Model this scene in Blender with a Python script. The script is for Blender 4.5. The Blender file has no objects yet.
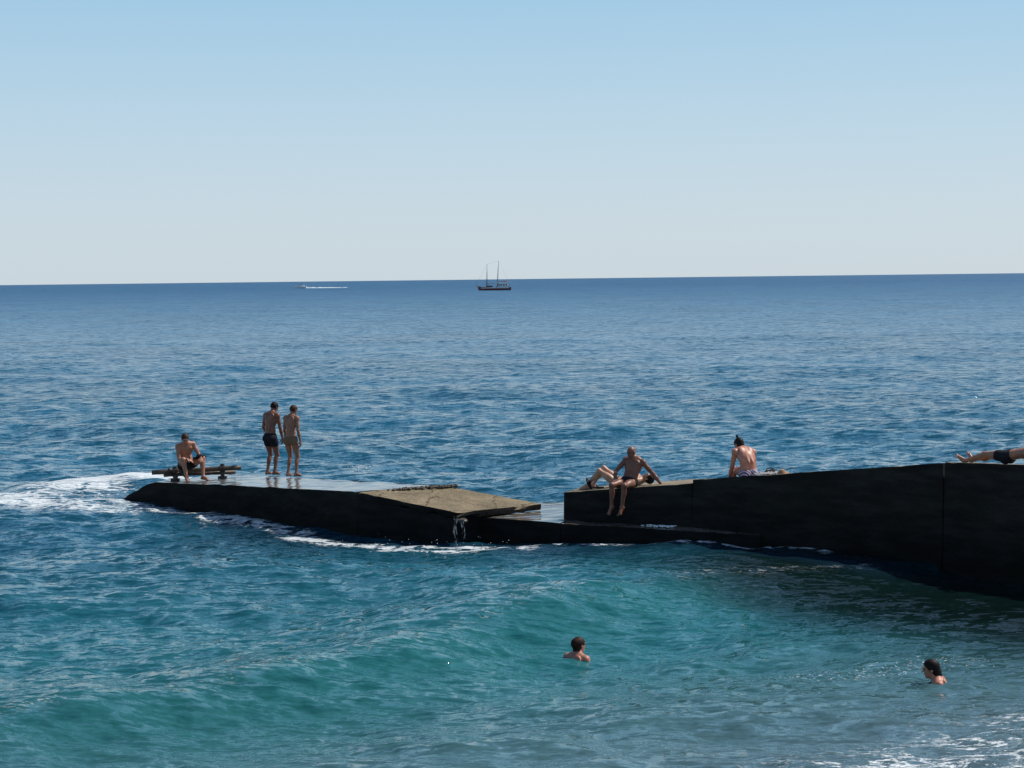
import bpy, bmesh, math, random
import numpy as np
from mathutils import Vector, Matrix

scene = bpy.context.scene
COL = scene.collection
R = math.radians
rng = np.random.default_rng(7)
random.seed(7)

# ------------------------------------------------------------------ camera
F = 1800.0
H = 5.3
cam_d = bpy.data.cameras.new('camera')
cam = bpy.data.objects.new('camera', cam_d)
COL.objects.link(cam)
cam_d.sensor_width = 36
cam_d.lens = F / 1024 * 36
cam_d.clip_start = 0.5
cam_d.clip_end = 60000
PITCH = math.atan(105 / F)
ROLL = math.atan(12 / 1024)
cam_m = Matrix.Translation((0, 0, H)) @ Matrix.Rotation(math.pi / 2 - PITCH, 4, 'X') @ Matrix.Rotation(-ROLL, 4, 'Z')
cam.matrix_world = cam_m
scene.camera = cam
CM3 = cam_m.to_3x3()

def at(px, py, z=0.0):
    """point of the place at height z seen at that spot of the photo"""
    d = CM3 @ Vector((px - 512, 384 - py, -F))
    t = (z - H) / d.z
    return Vector((0, 0, H)) + d * t

# ------------------------------------------------------------------ tags
def tag(o, label=None, cat=None, group=None, kind=None):
    if label: o['label'] = label
    if cat: o['category'] = cat
    if group: o['group'] = group
    if kind: o['kind'] = kind
    return o

def new_obj(name, me, mat=None, parent=None):
    o = bpy.data.objects.new(name, me)
    COL.objects.link(o)
    if mat: me.materials.append(mat)
    if parent: o.parent = parent
    return o

def empty(name, loc, rz=0):
    o = bpy.data.objects.new(name, None)
    COL.objects.link(o)
    o.location = loc
    o.rotation_euler = (0, 0, rz)
    return o

# ------------------------------------------------------------------ materials
def mat_new(name):
    m = bpy.data.materials.new(name)
    m.use_nodes = True
    nt = m.node_tree
    b = nt.nodes['Principled BSDF']
    return m, nt, b

def N(nt, t, **kw):
    n = nt.nodes.new(t)
    for k, v in kw.items():
        setattr(n, k, v)
    return n

def simple(name, col, rough=0.6, spec=0.5, var=0.15, scale=20, bump=0.0, metal=0.0):
    m, nt, b = mat_new(name)
    tc = N(nt, 'ShaderNodeTexCoord')
    nz = N(nt, 'ShaderNodeTexNoise')
    nz.inputs['Scale'].default_value = scale
    nz.inputs['Detail'].default_value = 6
    nt.links.new(tc.outputs['Object'], nz.inputs['Vector'])
    cr = N(nt, 'ShaderNodeValToRGB')
    cr.color_ramp.elements[0].position = 0.3
    cr.color_ramp.elements[1].position = 0.7
    cr.color_ramp.elements[0].color = (*[c * (1 - var) for c in col], 1)
    cr.color_ramp.elements[1].color = (*[min(1, c * (1 + var)) for c in col], 1)
    nt.links.new(nz.outputs['Fac'], cr.inputs['Fac'])
    nt.links.new(cr.outputs['Color'], b.inputs['Base Color'])
    b.inputs['Roughness'].default_value = rough
    b.inputs['Metallic'].default_value = metal
    b.inputs['Specular IOR Level'].default_value = spec
    if bump:
        bp = N(nt, 'ShaderNodeBump')
        bp.inputs['Strength'].default_value = bump
        bp.inputs['Distance'].default_value = 0.02
        nt.links.new(nz.outputs['Fac'], bp.inputs['Height'])
        nt.links.new(bp.outputs['Normal'], b.inputs['Normal'])
    return m

def math_n(nt, op, a, b=None, c=None, clamp=False):
    n = N(nt, 'ShaderNodeMath', operation=op)
    n.use_clamp = clamp
    for i, v in enumerate((a, b, c)):
        if v is None: continue
        if isinstance(v, (int, float)): n.inputs[i].default_value = v
        else: nt.links.new(v, n.inputs[i])
    return n.outputs[0]

def vmath(nt, op, a, b=None, scale=None):
    n = N(nt, 'ShaderNodeVectorMath', operation=op)
    for i, v in enumerate((a, b)):
        if v is None: continue
        if isinstance(v, tuple): n.inputs[i].default_value = v
        else: nt.links.new(v, n.inputs[i])
    if scale is not None:
        if isinstance(scale, (int, float)): n.inputs['Scale'].default_value = scale
        else: nt.links.new(scale, n.inputs['Scale'])
    return n.outputs[0]

def mixc(nt, fac, a, b, mode='MIX'):
    n = N(nt, 'ShaderNodeMix', data_type='RGBA', blend_type=mode)
    if isinstance(fac, (int, float)): n.inputs[0].default_value = fac
    else: nt.links.new(fac, n.inputs[0])
    for i, v in ((6, a), (7, b)):
        if isinstance(v, tuple): n.inputs[i].default_value = (*v, 1) if len(v) == 3 else v
        else: nt.links.new(v, n.inputs[i])
    return n.outputs[2]

def noise(nt, vec, scale, detail=4, rough=0.5, dist=0.0):
    n = N(nt, 'ShaderNodeTexNoise')
    n.inputs['Scale'].default_value = scale
    n.inputs['Detail'].default_value = detail
    n.inputs['Roughness'].default_value = rough
    n.inputs['Distortion'].default_value = dist
    nt.links.new(vec, n.inputs['Vector'])
    return n

def maprange(nt, v, a, b, c=0.0, d=1.0, smooth=True):
    n = N(nt, 'ShaderNodeMapRange')
    n.interpolation_type = 'SMOOTHSTEP' if smooth else 'LINEAR'
    nt.links.new(v, n.inputs['Value'])
    for k, x in (('From Min', a), ('From Max', b), ('To Min', c), ('To Max', d)):
        if isinstance(x, (int, float)): n.inputs[k].default_value = x
        else: nt.links.new(x, n.inputs[k])
    return n.outputs[0]

# concrete: dry top tone / wet top / dark algae-covered sides
def concrete(name, top, wet=0.0, side=(0.021, 0.020, 0.020), edge=0.25):
    m, nt, b = mat_new(name)
    geo = N(nt, 'ShaderNodeNewGeometry')
    pos = geo.outputs['Position']
    sep = N(nt, 'ShaderNodeSeparateXYZ'); nt.links.new(geo.outputs['True Normal'], sep.inputs[0])
    sp = N(nt, 'ShaderNodeSeparateXYZ'); nt.links.new(pos, sp.inputs[0])
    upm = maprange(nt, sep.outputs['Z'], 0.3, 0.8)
    n1 = noise(nt, pos, 1.3, 8, 0.6)
    n2 = noise(nt, pos, 14, 6, 0.65)
    n3 = noise(nt, pos, 60, 3, 0.6)
    # top
    f = math_n(nt, 'ADD', math_n(nt, 'MULTIPLY', n1.outputs['Fac'], 0.6), math_n(nt, 'MULTIPLY', n2.outputs['Fac'], 0.4))
    cr = N(nt, 'ShaderNodeValToRGB')
    cr.color_ramp.elements[0].position = 0.36; cr.color_ramp.elements[1].position = 0.64
    cr.color_ramp.elements[0].color = (*[c * 0.42 for c in top], 1)
    cr.color_ramp.elements[1].color = (*[c * 1.25 for c in top], 1)
    nt.links.new(f, cr.inputs['Fac'])
    topc = mixc(nt, maprange(nt, n3.outputs['Fac'], 0.55, 0.7, 0, 0.5), cr.outputs['Color'], tuple(c * 0.4 for c in top))
    vo = N(nt, 'ShaderNodeTexVoronoi', feature='DISTANCE_TO_EDGE'); vo.inputs['Scale'].default_value = 0.75
    wob = vmath(nt, 'ADD', pos, vmath(nt, 'SCALE', noise(nt, pos, 3.0, 5, .6).outputs['Color'], scale=0.5))
    nt.links.new(wob, vo.inputs['Vector'])
    topc = mixc(nt, maprange(nt, vo.outputs['Distance'], 0.006, 0.02, 0.75, 0.0), topc, tuple(c * 0.2 for c in top))
    # sides: formwork lines, algae, drips
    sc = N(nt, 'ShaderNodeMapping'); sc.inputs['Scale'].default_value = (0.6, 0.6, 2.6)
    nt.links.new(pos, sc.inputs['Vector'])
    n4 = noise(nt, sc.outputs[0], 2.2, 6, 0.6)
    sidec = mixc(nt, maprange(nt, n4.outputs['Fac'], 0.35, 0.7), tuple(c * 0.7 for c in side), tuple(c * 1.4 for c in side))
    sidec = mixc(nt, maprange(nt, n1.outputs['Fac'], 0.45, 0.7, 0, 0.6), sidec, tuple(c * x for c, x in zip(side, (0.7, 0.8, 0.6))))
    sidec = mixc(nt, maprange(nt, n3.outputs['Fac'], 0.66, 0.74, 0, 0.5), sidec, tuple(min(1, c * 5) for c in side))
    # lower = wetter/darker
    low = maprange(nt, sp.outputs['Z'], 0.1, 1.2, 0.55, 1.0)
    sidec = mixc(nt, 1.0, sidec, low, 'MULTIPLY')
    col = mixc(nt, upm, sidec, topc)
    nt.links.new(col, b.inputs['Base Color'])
    # roughness: puddles
    if wet > 0:
        pud = maprange(nt, n1.outputs['Fac'], 0.62 - 0.4 * wet, 0.72 - 0.4 * wet)
        rg = maprange(nt, pud, 0, 1, 0.5, 0.04)
        rr = mixc(nt, upm, (0.7, 0.7, 0.7), rg)
        nt.links.new(rr, b.inputs['Roughness'])
        col2 = mixc(nt, math_n(nt, 'MULTIPLY', pud, upm), col, tuple(c * 0.6 for c in top))
        nt.links.new(col2, b.inputs['Base Color'])
        bs = maprange(nt, pud, 0, 1, 0.5, 0.02)
    else:
        b.inputs['Roughness'].default_value = 0.85
        bs = None
    bp = N(nt, 'ShaderNodeBump')
    bp.inputs['Distance'].default_value = 0.03
    bp.inputs['Strength'].default_value = 0.7
    if bs is not None: nt.links.new(bs, bp.inputs['Strength'])
    nt.links.new(math_n(nt, 'ADD', n2.outputs['Fac'], math_n(nt, 'MULTIPLY', n3.outputs['Fac'], 0.4)), bp.inputs['Height'])
    nt.links.new(bp.outputs['Normal'], b.inputs['Normal'])
    nt.links.new(maprange(nt, upm, 0, 1, 0.04, 0.5 if wet > 0 else 0.12), b.inputs['Specular IOR Level'])
    return m

def skin_mat(name, col):
    m, nt, b = mat_new(name)
    tc = N(nt, 'ShaderNodeTexCoord')
    n1 = noise(nt, tc.outputs['Object'], 9, 5, 0.6)
    c = mixc(nt, maprange(nt, n1.outputs['Fac'], 0.3, 0.7), tuple(x * 0.82 for x in col), tuple(min(1, x * 1.12) for x in col))
    nt.links.new(c, b.inputs['Base Color'])
    b.inputs['Roughness'].default_value = 0.45
    b.inputs['Specular IOR Level'].default_value = 0.4
    b.inputs['Subsurface Weight'].default_value = 0.0
    return m

# ------------------------------------------------------------------ sea
PIERPOLY = []   # filled with footprints for calm water / masks

NW = 110
lam = np.exp(rng.uniform(np.log(0.35), np.log(14), NW))
ang = rng.normal(0, 0.7, NW) + R(-100)      # travel direction, towards the shore
kx = 2 * np.pi / lam * np.cos(ang); ky = 2 * np.pi / lam * np.sin(ang)
ph = rng.uniform(0, 2 * np.pi, NW)
steep = 0.036 * np.interp(np.log(lam), np.log([.4, 1.2, 3, 6, 14]), [.95, .72, .38, .27, .25])
amp = steep * lam / (2 * np.pi)

def poly_dist(X, Y, pts):
    """distance to a polyline and the 0..1 position along it, and signed side"""
    best = np.full(X.shape, 1e9); tt = np.zeros(X.shape); side = np.zeros(X.shape)
    L = [math.dist(pts[i][:2], pts[i + 1][:2]) for i in range(len(pts) - 1)]
    tot = sum(L); acc = 0
    for i in range(len(pts) - 1):
        ax, ay = pts[i][:2]; bx, by = pts[i + 1][:2]
        dx, dy = bx - ax, by - ay
        t = np.clip(((X - ax) * dx + (Y - ay) * dy) / (L[i] ** 2), 0, 1)
        d = np.hypot(X - ax - t * dx, Y - ay - t * dy)
        m = d < best
        best = np.where(m, d, best)
        tt = np.where(m, (acc + t * L[i]) / tot, tt)
        side = np.where(m, np.sign(dx * (Y - ay) - dy * (X - ax)), side)
        acc += L[i]
    return best, tt, side

def sstep(x, a, b):
    t = np.clip((x - a) / (b - a), 0, 1)
    return t * t * (3 - 2 * t)

def inside(X, Y, poly):
    c = np.zeros(X.shape, bool)
    n = len(poly)
    for i in range(n):
        x1, y1 = poly[i][:2]; x2, y2 = poly[(i + 1) % n][:2]
        cond = (y1 > Y) != (y2 > Y)
        xs = (x2 - x1) * (Y - y1) / ((y2 - y1) if y2 != y1 else 1e-9) + x1
        c ^= cond & (X < xs)
    return c

swell_line = [at(*p) for p in ((-260, 800), (0, 738), (200, 700), (380, 660), (480, 630), (600, 598), (720, 580), (860, 572))]
swell2 = [at(*p) for p in ((120, 800), (330, 768), (520, 735), (700, 712), (900, 690), (1150, 660))]
surge_line = [at(*p) for p in ((-160, 512), (0, 503), (55, 487), (90, 482), (130, 480), (170, 480))]
nose_poly = [at(*p) for p in ((-70, 512), (-40, 500), (0, 493), (50, 482), (100, 477.5), (150, 477), (175, 480), (150, 500), (175, 512), (150, 518), (100, 520), (50, 519), (0, 520))]

def lee(X, Y):
    d, t, s = poly_dist(X, Y, [(-5, 37.0), (1, 34.6), (5.5, 32), (7.4, 29.2), (10.5, 25.5), (13, 23)])
    w = 2.1 + 2.3 * sstep(t, .45, .75)
    return np.exp(-(d / w) ** 4) * (0.6 + 0.4 * sstep(t, .3, .7))

def sea_height(X, Y, row=None):
    Z = np.zeros(X.shape)
    env = 1.0
    for i in range(NW):
        f = 1.0
        if row is not None:
            f = sstep(lam[i] / row, 2.5, 5.0)
        p = kx[i] * X + ky[i] * Y + ph[i]
        Z = Z + f * amp[i] * (np.sin(p) + 0.25 * np.cos(2 * p))
    # sheltered small water near the beach keeps its chop lower
    near = sstep(Y, 12, 34)
    Z = Z * (0.65 + 0.45 * near)
    # smoother water in the lee of the pier
    Z = Z * (1 - 0.55 * lee(X, Y))
    # wave running to the beach
    d, t, s = poly_dist(X, Y, swell_line)
    w = np.where(s < 0, 1.0, 1.8)     # steep face on the beach side
    Z = Z + 0.29 * np.exp(-(d / w) ** 2) * sstep(t, 0.0, 0.15) * (1 - 0.6 * sstep(t, 0.6, 1.0))
    Z = Z - 0.10 * np.exp(-((d - 2.6) / 1.3) ** 2) * (s < 0)
    d, t, s = poly_dist(X, Y, swell2)
    Z = Z + 0.09 * np.exp(-(d / np.where(s < 0, 0.6, 1.3)) ** 2)
    # surge breaking round the nose of the pier
    d, t, s = poly_dist(X, Y, surge_line)
    Z = Z + 0.15 * np.exp(-(d / np.where(s < 0, 1.6, 1.0)) ** 2) * sstep(t, 0.12, 0.7)
    # rings round the two swimmers
    for px_, py_ in ((577, 660), (936, 682)):
        c_ = at(px_, py_, 0); q_ = np.hypot(X - c_.x, Y - c_.y)
        Z = Z + 0.018 * np.cos(q_ * 2 * np.pi / 0.42) * np.exp(-(q_ / 0.9) ** 2)
    # swell against the wall
    Z = Z + 0.17 * np.exp(-((X - 3.5) / 3.5) ** 2 - ((Y - 34.0) / 2.5) ** 2)
    return Z

def build_sea():
    # graded sheet: fine by the beach and the pier, coarse towards the horizon
    q = np.concatenate([np.arange(560, 60, -0.62), np.geomspace(60, 0.17, 150)])
    rows = H * F / q
    rows = np.concatenate([[9.0, 12.0, 14.5, 16.0], rows[rows > 16.2]])
    dr = np.gradient(rows)
    nx = 760
    u = np.linspace(-0.5, 0.5, nx)
    YY, UU = np.meshgrid(rows, u, indexing='ij')
    XX = YY * UU * 1.0
    XX = XX + UU * 6.0
    RR = np.repeat(dr[:, None], nx, 1)
    RR = np.maximum(RR, YY / nx * 1.0)
    Z = sea_height(XX, YY, RR)
    Z = Z * (1 - sstep(YY, 250, 900))
    nr = len(rows)
    co = np.stack([XX, YY, Z], -1).reshape(-1, 3)
    idx = np.arange(nr * nx).reshape(nr, nx)
    a = idx[:-1, :-1].ravel(); b = idx[:-1, 1:].ravel(); c = idx[1:, 1:].ravel(); d = idx[1:, :-1].ravel()
    faces = np.stack([a, b, c, d], -1)
    me = bpy.data.meshes.new('sea')
    me.vertices.add(len(co)); me.vertices.foreach_set('co', co.ravel())
    me.loops.add(faces.size); me.loops.foreach_set('vertex_index', faces.ravel().astype(np.int32))
    me.polygons.add(len(faces)); me.polygons.foreach_set('loop_start', (np.arange(len(faces)) * 4).astype(np.int32))
    me.polygons.foreach_set('loop_total', np.full(len(faces), 4, np.int32))
    me.polygons.foreach_set('use_smooth', np.ones(len(faces), bool))
    me.update()
    # ---- attributes
    X, Y = XX.ravel(), YY.ravel()
    foam = np.zeros(X.shape)
    d, t, s = poly_dist(X, Y, nose_poly + [nose_poly[0]])
    ins = inside(X, Y, nose_poly)
    sd = np.where(ins, d, -d)
    foam = np.maximum(foam, sstep(sd, -0.6, 1.5) * (0.42 + 0.12 * np.sin(X * 1.1 + 2 + 0.6 * Y) * np.sin(Y * 0.9)))
    d, t, s = poly_dist(X, Y, surge_line)
    foam = np.maximum(foam, 0.70 * np.exp(-(d / 1.0) ** 2) * sstep(t, 0.2, 0.8))
    def strip(pts, w, v0, v1, z=0.0):
        nonlocal foam
        P = [at(px, py, z) for px, py in pts]
        d, t, s = poly_dist(X, Y, P)
        foam = np.maximum(foam, (v0 + (v1 - v0) * t) * np.exp(-(d / w) ** 2))
    strip(((100, 503), (150, 511), (200, 517), (250, 523), (300, 532)), 0.5, 0.46, 0.42)
    strip(((290, 534), (330, 541), (400, 547), (450, 549)), 0.42, 0.455, 0.44)
    strip(((450, 549), (500, 549), (530, 551)), 0.45, 0.50, 0.36)
    strip(((745, 553), (780, 554), (825, 558)), 0.4, 0.40, 0.48)
    strip(((560, 549), (640, 551), (745, 554)), 0.25, 0.40, 0.42)
    # swash near the beach
    n = np.array([0.49, -0.87]); sh = (X - 2.4) * n[0] + (Y - 20.2) * n[1]
    foam = np.maximum(foam, 0.12 + 0.24 * sstep(sh, -1.2, 2.6) + 0.16 * sstep(sh, 2.6, 4.2)) * 1.0
    foam = np.where((Y > 60), np.minimum(foam, 0.1), foam)
    d, t, s = poly_dist(X, Y, [at(775, 668), at(830, 672), at(880, 668), at(925, 666)])
    pass
    d, t, s = poly_dist(X, Y, swell_line)
    foam = np.maximum(foam, 0.26 * np.exp(-(d / 0.8) ** 2) * (Y < 32))
    shal = sstep(sh, -6.0, 4.0)
    # colour of the water body by distance from the beach
    dist = np.hypot(X, Y)
    keys = np.array([17, 22, 28, 36, 44, 60, 100, 250, 900, 9000], float)
    cols = np.array([[0.026, 0.120, 0.126], [0.017, 0.116, 0.126], [0.012, 0.102, 0.126], [0.009, 0.084, 0.124],
                     [0.008, 0.078, 0.130], [0.008, 0.082, 0.138], [0.009, 0.086, 0.154], [0.010, 0.086, 0.168],
                     [0.012, 0.080, 0.170], [0.018, 0.082, 0.175]])
    # shallower to the right (near the beach), deeper to the left
    dd = np.where(dist < 70, dist + np.clip(-X, -6, 8) * 0.35, dist)
    tint = np.stack([np.interp(np.log(np.maximum(dd, 1)), np.log(keys), cols[:, k]) for k in range(3)], -1)
    grey = np.array([0.085, 0.118, 0.142])
    tint = tint * (1 - 0.85 * shal[:, None]) + grey * 0.85 * shal[:, None]
    # greener swell face
    d, t, s = poly_dist(X, Y, swell_line)
    g = np.exp(-((d - 0.9) / 1.3) ** 2) * (s < 0) * sstep(t, 0.05, 0.3) * (1 - 0.8 * shal)
    tint = tint * (1 - 0.45 * g[:, None]) + np.array([0.010, 0.105, 0.100]) * 0.45 * g[:, None]
    d, t, s = poly_dist(X, Y, [(5.5, 31.5), (7.4, 28.8), (10.5, 25.5), (13, 23)])  # the wall's dark reflection, painted into the water colour
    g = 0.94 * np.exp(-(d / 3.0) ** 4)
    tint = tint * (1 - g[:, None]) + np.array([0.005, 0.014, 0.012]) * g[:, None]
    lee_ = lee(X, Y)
    tint = tint * (1 - 0.45 * lee_[:, None])  # pier shade painted into the water colour, hiding the cast shadow's edge
    d, t, s = poly_dist(X, Y, [at(160, 512), at(355, 540), at(460, 546), at(560, 549), at(700, 553), at(860, 572)])  # navy band: reflection of the pier painted along its waterline
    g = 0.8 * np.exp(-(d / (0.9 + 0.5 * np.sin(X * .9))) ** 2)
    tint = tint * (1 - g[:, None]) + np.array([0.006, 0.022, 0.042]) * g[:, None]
    glint_foam = 0.36 * sstep(sh, -3.2, 0.5) + 0.30 * sstep(sh, 0.5, 3.5)
    d, t, s = poly_dist(X, Y, [at(780, 672), at(840, 676), at(900, 668), at(960, 664)])  # sun glints painted as foam-white flecks
    glint_foam = np.maximum(glint_foam, 0.55 * np.exp(-(d / 1.0) ** 2))
    d, t, s = poly_dist(X, Y, [at(750, 556), at(820, 560), at(860, 566)])
    glint_foam = np.maximum(glint_foam, 0.42 * np.exp(-(d / 0.8) ** 2))
    glint_foam = np.maximum(glint_foam, foam * 0.6) * (Y < 55)
    for nm, arr in (('foam', foam), ('shallow', shal), ('lee', lee_), ('glint_foam', glint_foam)):
        at_ = me.attributes.new(nm, 'FLOAT', 'POINT')
        at_.data.foreach_set('value', arr.astype(np.float32))
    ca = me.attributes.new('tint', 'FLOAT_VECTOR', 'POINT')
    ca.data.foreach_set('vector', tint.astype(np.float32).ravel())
    return me

def water_mat():
    m, nt, b = mat_new('sea_water')
    geo = N(nt, 'ShaderNodeNewGeometry')
    pos = geo.outputs['Position']
    sp = N(nt, 'ShaderNodeSeparateXYZ'); nt.links.new(pos, sp.inputs[0])
    Yv = sp.outputs['Y']
    def attr(n):
        a = N(nt, 'ShaderNodeAttribute'); a.attribute_name = n
        return a
    # ripples: direct slope noise in world metres, several sizes
    def layer(scale, stretch, rot, detail=2.0, rough=0.55):
        mp = N(nt, 'ShaderNodeMapping')
        mp.inputs['Rotation'].default_value = (0, 0, rot)
        mp.inputs['Scale'].default_value = (scale * stretch, scale, scale)
        nt.links.new(pos, mp.inputs['Vector'])
        n = noise(nt, mp.outputs[0], 1.0, detail, rough, 0.3)
        return vmath(nt, 'SUBTRACT', n.outputs['Color'], (0.5, 0.5, 0.5))
    l_tiny = layer(18.0, 0.5, 0.3)
    l_small = layer(8.0, 0.28, -0.1)
    l_mid = layer(3.6, 0.42, 0.15, 3)
    l_big = layer(1.2, 0.38, -0.1, 4)
    l_huge = layer(0.34, 0.34, 0.05, 4)
    l_vast = layer(0.08, 0.3, -0.05, 4)
    calm = math_n(nt, 'MULTIPLY', maprange(nt, attr('shallow').outputs['Fac'], 0, 1, 1.0, 0.8), maprange(nt, attr('lee').outputs['Fac'], 0, 1, 1.0, 0.3))
    s = vmath(nt, 'SCALE', l_tiny, scale=0.8)
    s = vmath(nt, 'ADD', s, vmath(nt, 'SCALE', l_small, scale=1.4))
    s = vmath(nt, 'SCALE', s, scale=maprange(nt, attr('lee').outputs['Fac'], 0, 1, 1.0, 0.75))
    s = vmath(nt, 'ADD', s, vmath(nt, 'SCALE', l_mid, scale=math_n(nt, 'MULTIPLY', calm, maprange(nt, Yv, 20, 70, 0.7, 1.75))))
    s = vmath(nt, 'ADD', s, vmath(nt, 'SCALE', l_big, scale=maprange(nt, Yv, 60, 240, 0.12, 0.95)))
    s = vmath(nt, 'ADD', s, vmath(nt, 'SCALE', l_huge, scale=maprange(nt, Yv, 150, 500, 0.0, 0.8)))
    s = vmath(nt, 'ADD', s, vmath(nt, 'SCALE', l_vast, scale=maprange(nt, Yv, 350, 1500, 0.0, 0.95)))
    s = vmath(nt, 'MULTIPLY', s, (0.6, 1.25, 0.0))
    nrm = vmath(nt, 'NORMALIZE', vmath(nt, 'ADD', geo.outputs['Normal'], s))
    # foam specks and painted sun glints
    mp = N(nt, 'ShaderNodeMapping'); mp.inputs['Scale'].default_value = (0.7, 1.5, 1.0)
    nt.links.new(pos, mp.inputs['Vector'])
    w1 = noise(nt, mp.outputs[0], 1.6, 6, 0.65, 1.2)
    w2 = noise(nt, mp.outputs[0], 11.0, 5, 0.75, 0.5)
    web = math_n(nt, 'ABSOLUTE', math_n(nt, 'SUBTRACT', w1.outputs['Fac'], 0.5))
    web = maprange(nt, web, 0.0, 0.16, 1.0, 0.0, False)
    pat = math_n(nt, 'ADD', math_n(nt, 'MULTIPLY', web, 0.45), math_n(nt, 'MULTIPLY', w2.outputs['Fac'], 0.75))
    fo = attr('foam').outputs['Fac']
    lo = math_n(nt, 'SUBTRACT', 1.02, fo)
    fm = maprange(nt, pat, lo, math_n(nt, 'ADD', lo, 0.16))
    fm = math_n(nt, 'MULTIPLY', fm, maprange(nt, fo, 0.2, 0.32))
    w3 = noise(nt, mp.outputs[0], 24.0, 2, 0.6, 0.2)
    fl_ = attr('glint_foam').outputs['Fac']
    lo3 = math_n(nt, 'SUBTRACT', 0.92, math_n(nt, 'MULTIPLY', fl_, 0.55))
    fm = math_n(nt, 'MAXIMUM', fm, math_n(nt, 'MULTIPLY', maprange(nt, w3.outputs['Fac'], lo3, math_n(nt, 'ADD', lo3, 0.05)), maprange(nt, fl_, 0.02, 0.15)))
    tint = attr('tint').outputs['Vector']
    # wind patches and paler water under dense foam
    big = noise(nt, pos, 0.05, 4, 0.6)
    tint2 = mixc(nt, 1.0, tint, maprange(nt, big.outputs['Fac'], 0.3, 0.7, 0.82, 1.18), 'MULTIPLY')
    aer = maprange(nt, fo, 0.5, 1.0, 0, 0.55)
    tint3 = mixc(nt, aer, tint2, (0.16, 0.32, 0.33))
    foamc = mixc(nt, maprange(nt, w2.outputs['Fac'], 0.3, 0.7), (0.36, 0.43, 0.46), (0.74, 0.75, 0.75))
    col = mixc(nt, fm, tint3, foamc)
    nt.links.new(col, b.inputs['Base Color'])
    nt.links.new(math_n(nt, 'MAXIMUM', maprange(nt, fm, 0, 1, 0.0, 0.7), maprange(nt, math_n(nt, 'LOGARITHM', math_n(nt, 'MAXIMUM', Yv, 2.0), 2.718), 3.9, 7.2, 0.05, 0.40, False)), b.inputs['Roughness'])
    b.inputs['IOR'].default_value = 1.333
    b.inputs['Specular IOR Level'].default_value = 0.43
    nt.links.new(nrm, b.inputs['Normal'])
    return m

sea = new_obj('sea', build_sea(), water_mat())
tag(sea, 'blue green rippled sea reaching from the beach to the horizon', 'sea', kind='structure')

def water_z(x, y):
    return float(sea_height(np.array([x]), np.array([y]), np.array([0.1]))[0])

# ------------------------------------------------------------------ pier
def prism(name, top, bottom, mat, seg=0.25, rough=0.015, seed=1, parent=None, top_rows=None, chip=0.03):
    """hexahedral block from 4 top and 4 bottom corners (front-left, front-right, back-right, back-left),
    every face diced and weathered so that edges are chipped and uneven"""
    r = np.random.default_rng(seed)
    T = [Vector(p) for p in top]; B = [Vector(p) for p in bottom]
    bm = bmesh.new()
    def grid(a, b, c, d):
        nu = max(2, int(max((b - a).length, (c - d).length) / seg)); nv = max(2, int(max((d - a).length, (c - b).length) / seg))
        vs = []
        for i in range(nu + 1):
            row = []
            for j in range(nv + 1):
                u, v = i / nu, j / nv
                p = a * (1 - u) * (1 - v) + b * u * (1 - v) + c * u * v + d * (1 - u) * v
                row.append(bm.verts.new(p))
            vs.append(row)
        for i in range(nu):
            for j in range(nv):
                bm.faces.new((vs[i][j], vs[i + 1][j], vs[i + 1][j + 1], vs[i][j + 1]))
    grid(T[0], T[1], T[2], T[3])
    grid(B[0], B[1], T[1], T[0])
    grid(B[1], B[2], T[2], T[1])
    grid(B[2], B[3], T[3], T[2])
    grid(B[3], B[0], T[0], T[3])
    grid(B[3], B[2], B[1], B[0])
    bmesh.ops.remove_doubles(bm, verts=bm.verts, dist=0.004)
    from mathutils import noise as mn
    cen = sum((v.co for v in bm.verts), Vector()) / len(bm.verts)
    bm.normal_update()
    off = Vector((seed * 3.1, seed * 1.7, 0))
    for v in bm.verts:
        sharp = max((e.calc_face_angle(0) for e in v.link_edges), default=0) > 0.6
        p = v.co
        k = mn.noise(p * 1.7 + off) * 0.6 + mn.noise(p * 6 + off) * 0.4
        v.co = p + v.normal * (k * rough * 1.6)
        if sharp:
            c = max(0, mn.noise(p * 2.3 + off) * 0.8 + mn.noise(p * 9 + off) * 0.7)
            v.co -= v.normal * (c * chip * 2)
    me = bpy.data.meshes.new(name)
    bm.to_mesh(me); bm.free()
    o = new_obj(name, me, mat, parent)
    return o

def V(x, y, z): return Vector((x, y, z))
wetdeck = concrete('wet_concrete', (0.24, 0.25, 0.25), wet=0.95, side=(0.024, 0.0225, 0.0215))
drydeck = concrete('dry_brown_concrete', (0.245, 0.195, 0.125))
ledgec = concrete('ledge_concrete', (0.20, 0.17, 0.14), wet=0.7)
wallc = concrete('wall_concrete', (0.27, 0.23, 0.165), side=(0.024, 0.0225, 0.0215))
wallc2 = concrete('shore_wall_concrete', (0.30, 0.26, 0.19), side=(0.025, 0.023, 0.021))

F1 = at(152, 482, .60); F2 = at(355, 491.5, .90); B2 = at(441, 485.3, .90)
wid = (F2.xy - F1.xy).normalized(); nrm2 = Vector((-wid.y, wid.x))
B1 = Vector((*(F1.xy + nrm2 * 2.2), .60))
def down(p, z=-1.5, o=(0, 0)): return V(p.x + o[0], p.y + o[1], z)
back = -wid * 1.55
slope = 1.55 / .60
plat = prism('pier_platform', [F1, F2, B2, B1],
             [down(F1, -1.2, tuple(-wid * slope * 1.8)), down(F2, -1.2), down(B2, -1.2), down(B1, -1.2, tuple(-wid * slope * 1.8))],
             wetdeck, seg=.2, seed=2, rough=.02)
tag(plat, 'wet tilted concrete platform at the seaward end of the pier, dark ramped nose', 'pier')
E1 = at(457, 512.5, .64); E2 = at(541, 504, .60)
G1 = V(F2.x, F2.y, .895) + Vector((*wid, 0)) * .05; G2 = V(B2.x, B2.y, .90) + Vector((*wid, 0)) * .05
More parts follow.
